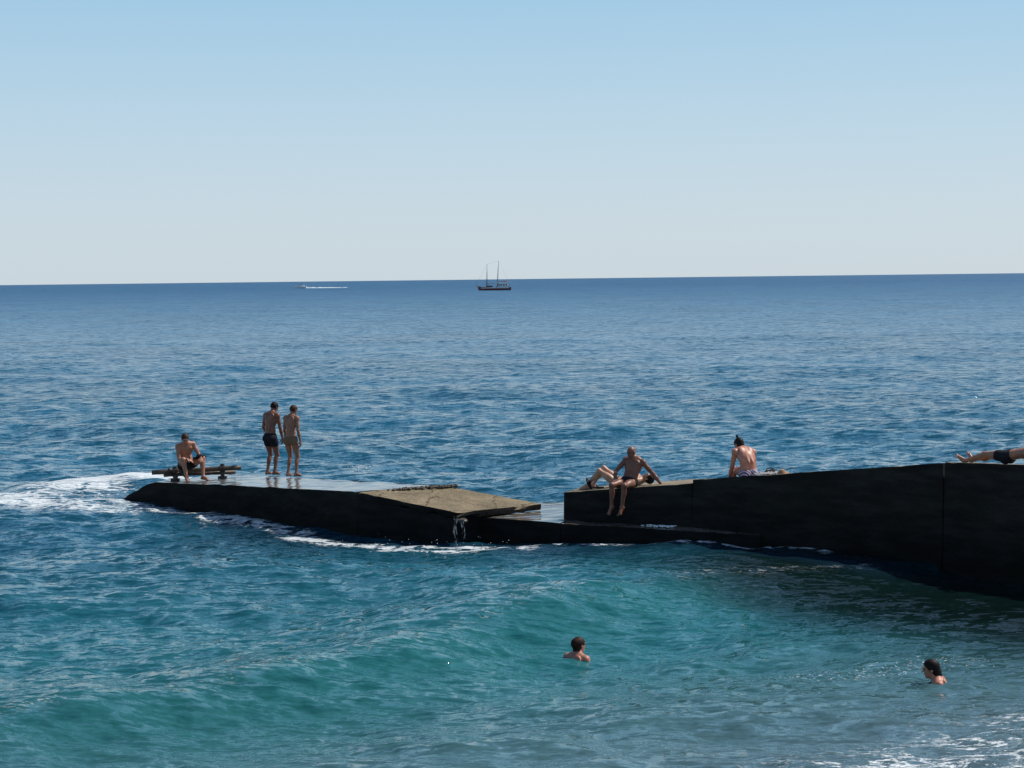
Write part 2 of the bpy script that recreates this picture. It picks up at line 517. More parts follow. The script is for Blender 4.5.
slabb = prism('pier_slab', [G1, E1, E2, G2], [p - V(0, 0, .13) for p in (G1, E1, E2, G2)], drydeck, seg=.15, seed=5, rough=.012, chip=.05)
tag(slabb, 'dry brown concrete slab sloping down beside the wet platform', 'concrete slab')
ins = Vector((*(-wid * .12), 0))
base = prism('footing', [G1 - V(0, 0, .132) + V(.02, .02, 0), E1 + ins - V(0, 0, .132) + V(.02, .02, 0), E2 + ins * 2 - V(0, 0, .132), G2 - V(0, 0, .132)],
             [down(G1), down(E1 + ins), down(E2 + ins * 2), down(G2)], ledgec, seg=.25, seed=6, parent=slabb)

C1 = at(466, 516, .46); C2 = at(560, 523, .46); C3 = V(4.7, 34.06, .38)
cdir = (C3.xy - C2.xy).normalized()
C0b = at(535, 502.5, .46); C1b = at(600, 503, .46)
low = prism('pier_ledge', [C1, C2, C1b + V(.3, 0, 0), C0b], [down(C1), down(C2), down(C1b + V(.3, 0, 0)), down(C0b)], ledgec, seg=.22, seed=8, rough=.02)
tag(low, 'low wet concrete ledge between the brown slab and the high wall', 'concrete ledge')
nb = Vector((-cdir.y, cdir.x))
toe = prism('wall_footing', [C2 + V(.01, 0, -.01), C3, V(*(C3.xy + nb * .9), .4), V(*(C2.xy + nb * .9), .45)],
            [down(C2 + V(.01, 0, 0)), down(C3), down(C3 + V(*(nb * .9), 0)), down(C2 + V(*(nb * .9), 0))], ledgec, seg=.22, seed=9, rough=.03)
tag(toe, 'dark low footing at the foot of the high pier wall, just above the water', 'concrete footing')

def pt(px, Y):   # plan point on the pixel column px at depth Y
    return ((px - 512) / F * Y, Y)
def topz(px, py, xy):
    # height of the point of plan xy seen at image row py
    lo_, hi_ = -1, 5
    hz = 279 - (px - 512) * 12 / 1024
    return H - (py - hz) * xy[1] / F
def wallpt(px, py, Y):
    x, y = pt(px, Y)
    return V(x, y, topz(px, py, (x, y)))
W0 = wallpt(563, 493, 35.95); W1 = wallpt(692, 484, 34.95)
W1b = wallpt(692, 480.3, 34.93); W2 = wallpt(944, 463.5, 32.3)
W3 = wallpt(946, 462.5, 32.25); W4 = wallpt(1024, 461, 31.1); W5 = W4 + (W4 - W3) * 4.5; W5.z = W4.z + .15
d1 = (W1.xy - W0.xy).normalized(); n1v = V(-d1.y, d1.x, 0)
d2 = (W2.xy - W1b.xy).normalized(); n2v = V(-d2.y, d2.x, 0)
d3 = (W4.xy - W3.xy).normalized(); n3v = V(-d3.y, d3.x, 0)
WD = 1.25
def wall(name, a, b, n, drop, mat, seed, lean=.12):
    o = prism(name, [a, b, b + n * WD - V(0, 0, drop), a + n * WD - V(0, 0, drop)],
              [down(a - n * lean), down(b - n * lean), down(b + n * (WD + .1)), down(a + n * (WD + .1))], mat, seg=.16, seed=seed, rough=.006, chip=.018)
    return o
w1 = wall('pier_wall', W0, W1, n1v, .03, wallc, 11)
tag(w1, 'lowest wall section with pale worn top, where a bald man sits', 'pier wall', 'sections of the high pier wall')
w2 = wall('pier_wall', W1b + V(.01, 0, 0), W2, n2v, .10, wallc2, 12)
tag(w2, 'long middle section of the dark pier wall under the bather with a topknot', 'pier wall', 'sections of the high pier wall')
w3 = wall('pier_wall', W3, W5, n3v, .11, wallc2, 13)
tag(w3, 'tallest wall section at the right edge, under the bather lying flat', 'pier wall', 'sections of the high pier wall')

# broken crumbling rim of the slab (aggregate stones along the back edge)
def lump(bm, c, r, seed):
    from mathutils import noise as mn
    res = bmesh.ops.create_icosphere(bm, subdivisions=2, radius=1)
    for v in res['verts']:
        k = 1 + 0.35 * mn.noise(v.co * 1.5 + Vector((seed, seed * 2, 0)))
        v.co = Vector((v.co.x * r[0] * k, v.co.y * r[1] * k, v.co.z * r[2] * k)) + c
bm = bmesh.new()
for i in range(110):
    t = random.random() ** .7
    p = F2.lerp(B2 + Vector((*wid, 0)) * .15, .3 + .78 * t ** .8) + Vector((*wid, 0)) * .08 + V(0, 0, .02)
    lump(bm, p + V(random.uniform(-.05, .05), random.uniform(-.08, .08), -.02), (random.uniform(.012, .05), random.uniform(.012, .05), random.uniform(.01, .04)), i)
me = bpy.data.meshes.new('rubble_edge'); bm.to_mesh(me); bm.free()
ro = new_obj('rubble_edge', me, simple('dark_mussels', (0.075, 0.06, 0.045), .8, scale=30, var=.5), slabb)
ro['kind'] = 'stuff'

# water running off the slab joint
def ribbon(pts, w):
    bm = bmesh.new(); rows = []
    for p, ww in zip(pts, w):
        p = Vector(p)
        ring = []
        for k in range(8):
            a = k / 8 * 2 * math.pi
            ring.append(bm.verts.new(p + V(math.cos(a) * ww, math.sin(a) * ww * .5, 0)))
        rows.append(ring)
    for a, b in zip(rows, rows[1:]):
        for k in range(8):
            bm.faces.new((a[k], a[(k + 1) % 8], b[(k + 1) % 8], b[k]))
    return bm
trick, nt, b = mat_new('falling_water')
b.inputs['Base Color'].default_value = (0.75, 0.78, 0.8, 1); b.inputs['Roughness'].default_value = .2
tcw = N(nt, 'ShaderNodeNewGeometry'); mpw = N(nt, 'ShaderNodeMapping'); mpw.inputs['Scale'].default_value = (30, 30, 7)
nt.links.new(tcw.outputs['Position'], mpw.inputs['Vector'])
nt.links.new(maprange(nt, noise(nt, mpw.outputs[0], 1.0, 4, .7).outputs['Fac'], .45, .65, .0, .32), b.inputs['Alpha'])
bmA = bmesh.new()
jp = at(462, 515, .60)
meA = bpy.data.meshes.new('water_trickle')
for k, (dx, w_) in enumerate(((-.15, .012), (-.11, .009), (.04, .012), (.00, .008))):
    tb = ribbon([(jp.x + dx + .015 * math.sin(j * 1.3 + k), jp.y - .10 - .05 * math.sqrt(j / 8), .56 - .56 * j / 8) for j in range(9)],
                [w_ * (1 + .4 * math.sin(j * 2.1 + k)) for j in range(9)])
    tm = bpy.data.meshes.new('tmp'); tb.to_mesh(tm); tb.free(); bmA.from_mesh(tm); bpy.data.meshes.remove(tm)
bmA.to_mesh(meA); bmA.free()
tr = new_obj('water_trickle', meA, trick)
tag(tr, 'thin water streams running off the joint below the brown slab corner', 'falling water', kind='stuff')
# broken corner stone under the slab joint
bm = bmesh.new()
lump(bm, jp + V(.0, .05, -.12), (.13, .12, .05), 3)
me = bpy.data.meshes.new('broken_corner'); bm.to_mesh(me); bm.free()
new_obj('broken_corner', me, simple('wet_stone', (.045, .033, .022), .5, var=.5, scale=25), slabb)

# ------------------------------------------------------------------ tubes and debris
def tube_bm(bm, pts, r, n=10, cap=True):
    pts = [Vector(p) for p in pts]
    rr = r if isinstance(r, (list, tuple)) else [r] * len(pts)
    rings = []
    for i, p in enumerate(pts):
        t = (pts[min(i + 1, len(pts) - 1)] - pts[max(i - 1, 0)]).normalized()
        u = t.cross(Vector((0, 0, 1)))
        if u.length < .05: u = t.cross(Vector((0, 1, 0)))
        u.normalize(); v = t.cross(u)
        rings.append([bm.verts.new(p + (u * math.cos(a) + v * math.sin(a)) * rr[i]) for a in [k / n * 2 * math.pi for k in range(n)]])
    for a, b in zip(rings, rings[1:]):
        for k in range(n): bm.faces.new((a[k], a[(k + 1) % n], b[(k + 1) % n], b[k]))
    if cap:
        bm.faces.new(list(reversed(rings[0]))); bm.faces.new(rings[-1])
def tube(name, pts, r, mat, parent=None, n=10):
    bm = bmesh.new(); tube_bm(bm, pts, r, n)
    bmesh.ops.recalc_face_normals(bm, faces=bm.faces)
    me = bpy.data.meshes.new(name); bm.to_mesh(me); bm.free()
    for p in me.polygons: p.use_smooth = True
    o = new_obj(name, me, mat, parent)
    return o
def box_bm(bm, c, s, rot=None):
    m = Matrix.Translation(Vector(c)) @ (rot.to_4x4() if rot else Matrix()) @ Matrix.Diagonal((s[0], s[1], s[2], 1))
    return bmesh.ops.create_cube(bm, size=1, matrix=m)['verts']

rust = simple('rusty_steel', (0.055, 0.035, 0.025), .55, var=.5, scale=12, bump=.4)
wood = simple('weathered_pipe', (0.08, 0.052, 0.035), .6, var=.45, scale=10, bump=.4)
pa = at(152, 472.5, .80); pb = at(241, 467.5, .88)
fr = empty('fallen_railing', (pa + pb) / 2 - V(0, 0, .25))
def loc(p): return Vector(p) - fr.location
ax = (pb - pa).normalized(); axn = V(-ax.y, ax.x, 0)
tube('pipe', [loc(pa + (pb - pa) * t) for t in np.linspace(0, 1, 9)], .058, wood, fr)
pc = pa + axn * .22 + ax * .25 - V(0, 0, .10); pd = pb - ax * .15 + axn * .2 - V(0, 0, .12)
tube('pipe', [loc(pc), loc(pd)], .045, rust, fr)
# left trestle, welded from angled bars
def deckz(x, y):
    # platform top plane
    t = (Vector((x, y)) - F1.xy).dot(wid) / (F2.xy - F1.xy).length
    return .60 + .30 * t
for t_, s_ in ((.2, 1), (.32, -1)):
    p = pa + (pb - pa) * t_
    bp_ = p + axn * .28 * s_ + ax * .12 * s_; bp_.z = deckz(bp_.x, bp_.y)
    tube('brace', [loc(p - axn * .12 * s_ + V(0, 0, .07)), loc(bp_)], .04, rust, fr)
p = pa + (pb - pa) * .3; p2 = p - axn * .2 + ax * .25; p2.z = deckz(p2.x, p2.y)
tube('brace', [loc(p + V(0, 0, .03)), loc(p2)], .032, rust, fr)
for t_ in (.26, .79):
    p = pa + (pb - pa) * t_
    bm = bmesh.new()
    tube_bm(bm, [loc(p - ax * .06), loc(p + ax * .06)], .085, 12)
    box_bm(bm, loc(p - V(0, 0, .14)), (.09, .07, .24))
    box_bm(bm, loc(p + V(0, 0, .08)), (.08, .08, .07))
    zf = deckz(p.x, p.y)
    box_bm(bm, loc(V(p.x, p.y, zf + .02)), (.2, .16, .04))
    me = bpy.data.meshes.new('clamp'); bm.to_mesh(me); bm.free()
    new_obj('clamp', me, rust, fr)
tag(fr, 'rusty steel pipes on braces lying at the seaward end of the wet platform', 'railing')

# ------------------------------------------------------------------ people (smooth blended bodies)
def v3(p): return np.array(p, float)
def unit(v):
    v = np.array(v, float); return v / (np.linalg.norm(v) + 1e-9)

class Field:
    """smooth union of tapered limbs and ellipsoids sampled on a grid"""
    def __init__(s): s.pr = []
    def cone(s, a, b, ra, rb, k=.02, cut=None): s.pr.append(('c', v3(a), v3(b), ra, rb, k, cut))
    def ell(s, c, r, M=None, k=.02): s.pr.append(('e', v3(c), v3(r), np.eye(3) if M is None else M, None, k, None))
    def mesh(s, name, voxel, planes=(), infl=0.0):
        lo = np.full(3, 1e9); hi = -lo
        for p in s.pr:
            if p[0] == 'c':
                r = max(p[3], p[4]) + infl
                lo = np.minimum(lo, np.minimum(p[1], p[2]) - r); hi = np.maximum(hi, np.maximum(p[1], p[2]) + r)
            else:
                r = max(p[2]) + infl; lo = np.minimum(lo, p[1] - r); hi = np.maximum(hi, p[1] + r)
        lo -= voxel * 3; hi += voxel * 3
        n = np.ceil((hi - lo) / voxel).astype(int) + 1
        gx, gy, gz = [lo[i] + voxel * np.arange(n[i]) for i in range(3)]
        D = np.full(n, .5)
        for p in s.pr:
            pad = .06 + infl
            if p[0] == 'c':
                r = max(p[3], p[4]) + pad; l = np.minimum(p[1], p[2]) - r; h = np.maximum(p[1], p[2]) + r
            else:
                r = max(p[2]) + pad; l = p[1] - r; h = p[1] + r
            i0 = np.maximum(((l - lo) / voxel).astype(int), 0); i1 = np.minimum(((h - lo) / voxel).astype(int) + 2, n)
            sl = tuple(slice(a, b) for a, b in zip(i0, i1))
            P = np.stack(np.meshgrid(gx[sl[0]], gy[sl[1]], gz[sl[2]], indexing='ij'), -1)
            if p[0] == 'c':
                ab = p[2] - p[1]; L2 = ab @ ab + 1e-12
                t = np.clip(((P - p[1]) @ ab) / L2, 0, 1)
                d = np.linalg.norm(P - p[1] - t[..., None] * ab, axis=-1) - (p[3] + (p[4] - p[3]) * t) - infl
                if p[6]:
                    u = ab / math.sqrt(L2)
                    d = np.maximum(d, (P - p[2]) @ u)
            else:
                q = (P - p[1]) @ p[3].T
                rr = p[2] + infl
                k0 = np.linalg.norm(q / rr, axis=-1); k1 = np.linalg.norm(q / rr ** 2, axis=-1) + 1e-9
                d = k0 * (k0 - 1) / k1
            o = D[sl]; k = p[5]
            h_ = np.clip(.5 + .5 * (o - d) / k, 0, 1)
            D[sl] = o * (1 - h_) + d * h_ - k * h_ * (1 - h_)
        if planes:
            P = np.stack(np.meshgrid(gx, gy, gz, indexing='ij'), -1)
            for c, nn in planes:
                D = np.maximum(D, (P - v3(c)) @ unit(nn))
        return nets(name, D, lo, voxel)

def nets(name, D, lo, h):
    S = D < 0
    n = D.shape
    c = np.zeros(tuple(k - 1 for k in n), np.int8)
    for i in (0, 1):
        for j in (0, 1):
            for k in (0, 1):
                c += S[i:n[0] - 1 + i, j:n[1] - 1 + j, k:n[2] - 1 + k]
    act = (c > 0) & (c < 8)
    ids = -np.ones(act.shape, np.int64)
    A = np.argwhere(act)
    ids[act] = np.arange(len(A))
    pos = np.zeros((len(A), 3)); cnt = np.zeros(len(A))
    corners = [(i, j, k) for i in (0, 1) for j in (0, 1) for k in (0, 1)]
    for a in corners:
        for ax_ in range(3):
            if a[ax_] == 0:
                b_ = list(a); b_[ax_] = 1
                da = D[A[:, 0] + a[0], A[:, 1] + a[1], A[:, 2] + a[2]]
                db = D[A[:, 0] + b_[0], A[:, 1] + b_[1], A[:, 2] + b_[2]]
                m = (da < 0) != (db < 0)
                t = np.where(m, da / np.where(m, da - db, 1), 0)
                pp = np.tile(np.array(a, float), (len(A), 1)); pp[:, ax_] += t
                pos += pp * m[:, None]; cnt += m
    pos = (A + pos / np.maximum(cnt, 1)[:, None]) * h + lo
    faces = []
    for ax_ in range(3):
        o1, o2 = (ax_ + 1) % 3, (ax_ + 2) % 3
        sl0 = [slice(None)] * 3; sl1 = [slice(None)] * 3
        sl0[ax_] = slice(0, -1); sl1[ax_] = slice(1, None)
        ch = S[tuple(sl0)] != S[tuple(sl1)]
        E = np.argwhere(ch)
        ok = (E[:, o1] > 0) & (E[:, o2] > 0) & (E[:, o1] < n[o1] - 1) & (E[:, o2] < n[o2] - 1)
        E = E[ok]
        def g(d1, d2):
            q = E.copy(); q[:, o1] -= d1; q[:, o2] -= d2
            return ids[q[:, 0], q[:, 1], q[:, 2]]
        f = np.stack([g(1, 1), g(0, 1), g(0, 0), g(1, 0)], -1)
        flip = ~S[E[:, 0], E[:, 1], E[:, 2]]
        f[flip] = f[flip][:, ::-1]
        faces.append(f)
    f = np.concatenate(faces)
    me = bpy.data.meshes.new(name)
    me.from_pydata(pos.tolist(), [], f.tolist())
    me.polygons.foreach_set('use_smooth', np.ones(len(f), bool))
    me.update()
    return me

def ik(a, b, l1, l2, pole):
    a, b = v3(a), v3(b)
    d = b - a; L = np.linalg.norm(d); L = min(L, (l1 + l2) * .999)
    u = unit(d); x = (l1 * l1 - l2 * l2 + L * L) / (2 * L)
    hgt = math.sqrt(max(l1 * l1 - x * x, 0))
    pl = v3(pole) - u * (v3(pole) @ u)
    return a + u * x + unit(pl) * hgt, a + u * L

def frame(up, side):
    up = unit(up); side = unit(side); fwd = unit(np.cross(up, side)); side = unit(np.cross(fwd, up))
    return np.stack([side, fwd, up])      # rows: x(side) y(forward) z(up)

def figure(name, loc, face, pose, skin, s=1.0, hair=None, clothes=None, female=False, heavy=1.0, voxel=.0085):
    """pose in person space: x = own right, y = forward, z = up, metres for a 1.75 m body"""
    g = pose.get
    pel = v3(g('pel')); neck = v3(g('neck')); 
    hipw = .092; shw = (.165 if female else .185) + g('wide', 0)
    pside = unit(g('pside', (1, 0, 0))); cside = unit(g('cside', (1, 0, 0)))
    bend = v3(g('bend', (0, 0, 0)))
    mid = (pel * .45 + neck * .55) + bend
    hip = {1: pel + pside * hipw, -1: pel - pside * hipw}
    upc = unit(neck - mid); upp = unit(mid - pel)
    Mp = frame(upp, pside); Mc = frame(upc, cside)
    sh = {sd: neck + cside * shw * sd - upc * .045 + v3(g('shoff' + ('R' if sd > 0 else 'L'), (0, 0, 0))) for sd in (1, -1)}
    f = Field(); W = heavy
    fw = Mp[1]
    f.ell(pel + Mp[2] * .02, (.165 * (1.04 if female else 1) , .108 * W, .13), Mp, .03)
    for sd in (1, -1):
        f.ell(pel + pside * .075 * sd - fw * .055 - Mp[2] * .03, (.085, .085, .095), Mp, .03)
    wst = pel * .62 + mid * .38 + bend * .1
    f.ell(wst + Mp[2] * .05, ((.125 if female else .145) * W, .095 * W, .15), Mp, .04)
    if heavy > 1.08: f.ell(wst + Mp[1] * .05 + Mp[2] * .02, (.12, .09, .12), Mp, .05)
    cc = mid * .55 + neck * .45
    f.ell(cc - upc * .03, ((.145 if female else .168) * W, .108 * W, .185), Mc, .04)
    f.ell(cc + upc * .10 - Mc[1] * .01, (.15 if not female else .13, .085, .10), Mc, .04)
    for sd in (1, -1):
        f.ell(cc + cside * .075 * sd + Mc[1] * .065 + upc * .04, (.075, .04 if not female else .06, .06), Mc, .025)
        f.ell(cc + cside * .085 * sd - Mc[1] * .082 + upc * .055, (.055, .025, .085), Mc, .02)   # shoulder blade
        f.ell(cc + cside * .04 * sd - Mc[1] * .078 - upc * .12, (.03, .02, .14), Mc, .02)       # back muscles
        f.cone(neck + upc * .035, sh[sd] + upc * .015, .048, .045, .03)
        f.ell(sh[sd] , (.058, .062, .07), Mc, .03)
    head = v3(g('head')); hup = unit(g('hup', (0, 0, 1))); hf = v3(g('hface', (0, 1, 0)))
    Mh = frame(hup, np.cross(hf, hup))
    f.cone(neck - upc * .03, head - hup * .05 - Mh[1] * .015, .060 if not female else .05, .053 if not female else .045, .03)
    f.ell(head + hup * .025 - Mh[1] * .01, (.074, .094, .088), Mh, .02)
    f.ell(head - hup * .045 + Mh[1] * .025, (.056, .064, .072), Mh, .03)
    f.ell(head - hup * .095 + Mh[1] * .062, (.026, .022, .02), Mh, .02)      # chin
    f.cone(head + hup * .015 + Mh[1] * .086, head - hup * .022 + Mh[1] * .108, .009, .014, .008)   # nose
    f.ell(head + hup * .032 + Mh[1] * .080, (.05, .012, .009), Mh, .012)     # brow
    f.ell(head - hup * .055 + Mh[1] * .086, (.024, .010, .010), Mh, .006)    # lips
    for sd in (1, -1):
        f.ell(head + Mh[0] * .077 * sd - Mh[1] * .005 - hup * .005, (.011, .022, .032), Mh, .008)
    # arms
    J = {}
    for sd, c in ((1, 'R'), (-1, 'L')):
        if g('wr' + c) is not None:
            el, wr = ik(sh[sd], g('wr' + c), .29, .255, g('elp' + c, (sd * .5, -1, -.3)))
            am = .9 if female else 1.0
            f.cone(sh[sd], el, .050 * am, .038 * am, .02)
            f.ell(sh[sd] * .5 + el * .5, (.044 * am, .047 * am, .09), frame(unit(sh[sd] - el), Mc[0] + .01), .02)
            f.cone(el, el * .6 + wr * .4, .038 * am, .040 * am, .02)
            f.cone(el * .6 + wr * .4, wr, .040 * am, .026 * am, .02)
            hd = unit(g('hd' + c, wr - el)); hn = v3(g('hn' + c, (sd, 0, 0)))   # hand direction and back-of-hand normal
            ac = unit(np.cross(hd, hn)); hn = unit(np.cross(ac, hd))
            f.ell(wr + hd * .045, (.040, .017, .052), np.stack([ac, hn, hd]), .015)
            curl = g('curl' + c, .35)
            for i, (o, l) in enumerate(((.033, .075), (.011, .085), (-.011, .08), (-.032, .062))):
                k0 = wr + hd * .078 + ac * o
                d1_ = unit(hd - hn * curl * .6 + ac * o * 1.6); k1 = k0 + d1_ * l * .5
                d2_ = unit(d1_ - hn * curl * 1.2)
                f.cone(k0 - hd * .02, k1, .0105, .0095, .004); f.cone(k1, k1 + d2_ * l * .55, .0095, .0078, .004)
            tb = wr + hd * .02 + ac * .03
            tdir = unit(hd * .8 + ac * .75 - hn * .3)
            f.cone(tb, tb + tdir * .045, .015, .012, .008); f.cone(tb + tdir * .045, tb + tdir * .045 + unit(tdir + hd * .5) * .032, .0115, .009, .005)
            J['el' + c], J['wr' + c] = el, wr
    # legs
    for sd, c in ((1, 'R'), (-1, 'L')):
        if g('an' + c) is not None:
            kn, an = ik(hip[sd], g('an' + c), .425, .42, g('knp' + c, (0, 1, 0)))
            lm = W ** .5 * (.95 if female else 1)
            f.cone(hip[sd] - upp * .02, kn, .086 * lm, .053 * lm, .03)
            f.ell(hip[sd] * .55 + kn * .45, (.078 * lm, .08 * lm, .15), frame(unit(hip[sd] - kn), pside + .01), .03)
            f.cone(kn, an, .051 * lm, .034 * lm, .02)
            axl = unit(kn - an)
            td = v3(g('toe' + c, (0, 1, 0)))
            tf = unit(td - axl * (td @ axl) * (0 if g('toefree') else 1)) if not g('toefree') else unit(td)
            bk = unit(-(td - axl * (td @ axl)))
            f.ell(kn * .68 + an * .32 + bk * .022, (.047 * lm, .050 * lm, .105), frame(axl, pside + .01), .025)
            f.ell(kn - bk * .02, (.04, .03, .045), frame(axl, pside + .01), .02)
            tn = unit(td)
            sl_ = g('sole' + c)   # direction from ankle to sole
            dn = unit(sl_) if sl_ is not None else unit(v3((0, 0, -1)) - tn * (-tn[2]))
            heel = an - tn * .035 + dn * .035
            ball = an + tn * .125 + dn * .052
            f.cone(an, heel, .038, .030, .02)
            f.cone(heel, ball, .028, .026, .02)
            f.cone(an + tn * .01, ball - dn * .012, .036, .026, .02)
            ts = unit(np.cross(tn, dn))
            inner = ts if (ts @ pside) * sd < 0 else -ts
            for q in range(5):
                o = .030 - q * .0155
                tl = .055 - q * .007
                f.cone(ball + inner * o * .9, ball + inner * o * 1.15 + tn * tl + dn * .006, .015 if q == 0 else .011, .012 if q == 0 else .0085, .006)
            J['kn' + c], J['an' + c] = kn, an
    me = f.mesh(name, voxel)
    o = new_obj(name, me, skin)
    # clothing
    if clothes:
        kind, cm = clothes[:2]
        def put(nm, fld, planes, infl, mat, vx=.009):
            m2 = fld.mesh(nm, vx, planes, infl)
            return new_obj(nm, m2, mat, o)
        fld = Field()
        fld.ell(pel + Mp[2] * .02, (.165 * (1.04 if female else 1), .108 * W, .13), Mp, .03)
        for sd in (1, -1):
            fld.ell(pel + pside * .075 * sd - fw * .055 - Mp[2] * .03, (.085, .085, .095), Mp, .03)
        fld.ell(wst + Mp[2] * .05, ((.125 if female else .145) * W, .095 * W, .15), Mp, .04)
        if heavy > 1.08: fld.ell(wst + Mp[1] * .05 + Mp[2] * .02, (.12, .09, .12), Mp, .05)
        ln = {'trunks': .45, 'briefs': .08, 'bikini': .05}[kind]
        for sd, c in ((1, 'R'), (-1, 'L')):
            kn = J.get('kn' + c)
            if kn is None: continue
            ft = .009 if kind == 'trunks' else .003
            a = hip[sd] - upp * .02
            fld.cone(a, a + (kn - a) * ln, .086 * lm + ft * .4, (.086 + (.053 - .086) * ln) * lm + ft, .03, True)
            if kind == 'trunks': fld.ell(hip[sd] * .7 + kn * .3, (.078 * lm + ft, .08 * lm + ft, .11), frame(unit(hip[sd] - kn), pside + .01), .03)
        top = {'trunks': .10, 'briefs': .075, 'bikini': .055}[kind]
        planes = [(pel + Mp[2] * top, Mp[2])]
        put('swim_trunks' if kind == 'trunks' else 'swim_briefs', fld, planes, .007, cm)
        if len(clothes) > 2 and clothes[2] == 'top':
            ft_ = Field()
            ft_.ell(cc - upc * .03, (.145 * W, .108 * W, .185), Mc, .04)
            ft_.ell(cc + upc * .10 - Mc[1] * .01, (.13, .085, .10), Mc, .04)
            for sd in (1, -1):
                ft_.ell(cc + cside * .075 * sd + Mc[1] * .065 + upc * .04, (.075, .06, .06), Mc, .025)
                ft_.ell(cc + cside * .085 * sd - Mc[1] * .082 + upc * .055, (.055, .025, .085), Mc, .02)
            put('bikini_top', ft_, [(cc + upc * .035, upc), (cc - upc * .01, -upc)], .006, cm)
    # hair
    if hair:
        hk, hm = hair
        fh = Field()
        big = .012 if hk != 'wet' else .016
        fh.ell(head + hup * .028 - Mh[1] * .014, (.074 + big, .094 + big, .088 + big), Mh, .02)
        pl = [(head + hup * .045 + Mh[1] * .062, Mh[1] * 1.0 - hup * .75)]
        if hk == 'short': pl.append((head - hup * .045 - Mh[1] * .05, -hup - Mh[1] * .1))
        if hk == 'bun':
            fh.ell(head - hup * .03 - Mh[1] * .05, (.07, .055, .07), Mh, .02)
            fh.ell(head + hup * .148 - Mh[1] * .05 - Mh[0] * .02, (.027, .027, .032), Mh, .003)
            pl.append((head - hup * .10, -hup))
        if hk == 'wet':
            fh.ell(head - hup * .05 - Mh[1] * .06, (.075, .055, .10), Mh, .03)
            fh.cone(head - hup * .06 - Mh[1] * .08, head - hup * .2 - Mh[1] * .10, .05, .03, .03)
        if hk == 'updo':
            fh.ell(head + hup * .03 - Mh[1] * .075, (.062, .06, .07), Mh, .02)
            fh.ell(head - hup * .07 - Mh[1] * .045, (.056, .045, .08), Mh, .03)
            pl.append((head - hup * .16, -hup))
        mh = fh.mesh('hair', .009, pl)
        new_obj('hair', mh, hm, o)
    # eyes
    for sd in (1, -1):
        bm = bmesh.new(); bmesh.ops.create_icosphere(bm, subdivisions=2, radius=.011)
        for v in bm.verts: v.co += Vector(head + hup * .012 + Mh[1] * .083 + Mh[0] * .031 * sd)
        me_ = bpy.data.meshes.new('eye'); bm.to_mesh(me_); bm.free()
        new_obj('eye', me_, eye_m, o)
    o.location = loc; o.scale = (s, s, s)
    o.rotation_euler = (0, 0, math.atan2(-face[0], face[1]))
    o['_J'] = 0
    del o['_J']
    return o, J

eye_m = simple('dark_eye', (0.03, 0.02, 0.015), .2)
tan1 = skin_mat('skin_tanned', (0.34, 0.15, 0.09))
tan2 = skin_mat('skin_deep_tan', (0.195, 0.075, 0.045))
pale = skin_mat('skin_light', (0.46, 0.25, 0.16))
red = skin_mat('skin_ruddy', (0.46, 0.19, 0.125))
blackc = simple('black_cloth', (0.012, 0.012, 0.016), .8, spec=.2)
olive = simple('tan_cloth', (0.17, 0.10, 0.055), .8, spec=.2)
hair_d = simple('dark_hair', (0.010, 0.007, 0.006), .6, spec=.15, var=.5, scale=60)
hair_b = simple('brown_hair', (0.045, 0.022, 0.013), .6, spec=.15, var=.4, scale=60)
hair_r = simple('auburn_hair', (0.028, 0.010, 0.007), .6, spec=.15, var=.4, scale=60)
hair_g = simple('grey_stubble', (0.13, 0.09, 0.07), .7, var=.3, scale=80)

def patterned(name):
    m, nt, b = mat_new(name)
    tc = N(nt, 'ShaderNodeTexCoord')
    w = N(nt, 'ShaderNodeTexWave'); w.bands_direction = 'DIAGONAL'
    w.inputs['Scale'].default_value = 9; w.inputs['Distortion'].default_value = 3
    nt.links.new(tc.outputs['Object'], w.inputs['Vector'])
    c = mixc(nt, maprange(nt, w.outputs['Fac'], .35, .65), (0.06, 0.03, 0.09), (0.50, 0.42, 0.52))
    nt.links.new(c, b.inputs['Base Color']); b.inputs['Roughness'].default_value = .75
    return m

# --- the two standing at the far edge
def fz(px, py):    # point on the platform top
    z = .8
    for _ in range(4):
        p = at(px, py, z); z = deckz(p.x, p.y)
    return at(px, py, z)
p = fz(271, 475.5)
figure('person', p, (.55, .83), dict(
    pel=(0, 0, .90), neck=(.0, .07, 1.45), bend=(0, -.02, 0), head=(.0, .17, 1.595), hup=(0.05, .42, .9), hface=(.1, 1, -.55),
    wrR=(.21, .20, .87), elpR=(.3, -1, 0), wrL=(-.24, .22, .93), elpL=(-.35, -1, 0), hdR=(-.1, .2, -1), hdL=(.5, .6, -.6), hnL=(-.6, .5, .2),
    anR=(.085, .03, .085), anL=(-.105, -.01, .085), toeR=(.25, 1, 0), toeL=(-.1, 1, 0)),
    tan2, s=1.02, hair=('short', hair_d), clothes=('trunks', blackc))
person_a = bpy.context.scene.objects['person']
tag(person_a, 'standing man in black swim trunks with dark hair, head bowed, back turned', 'person', None)
p = fz(291.5, 477)
o, _ = figure('person', p, (.45, .89), dict(
    pel=(0, 0, .90), neck=(.0, .04, 1.45), bend=(0, -.01, 0), head=(.02, .12, 1.60), hup=(0.05, .3, .95), hface=(.25, 1, -.35),
    wrR=(.22, .08, .875), elpR=(.2, -1, 0), wrL=(-.20, .12, .88), elpL=(-.2, -1, 0), hdR=(0, .1, -1), hdL=(.1, .3, -.9),
    anR=(.12, .02, .085), anL=(-.10, 0, .085), toeR=(.35, 1, 0), toeL=(-.05, 1, 0)),
    skin_mat('skin_bronzed', (0.26, 0.115, 0.068)), s=.98, hair=('short', hair_b), clothes=('briefs', olive), female=True)
tag(o, 'slim standing person in tan swim briefs, arms hanging, looking out to sea', 'person')

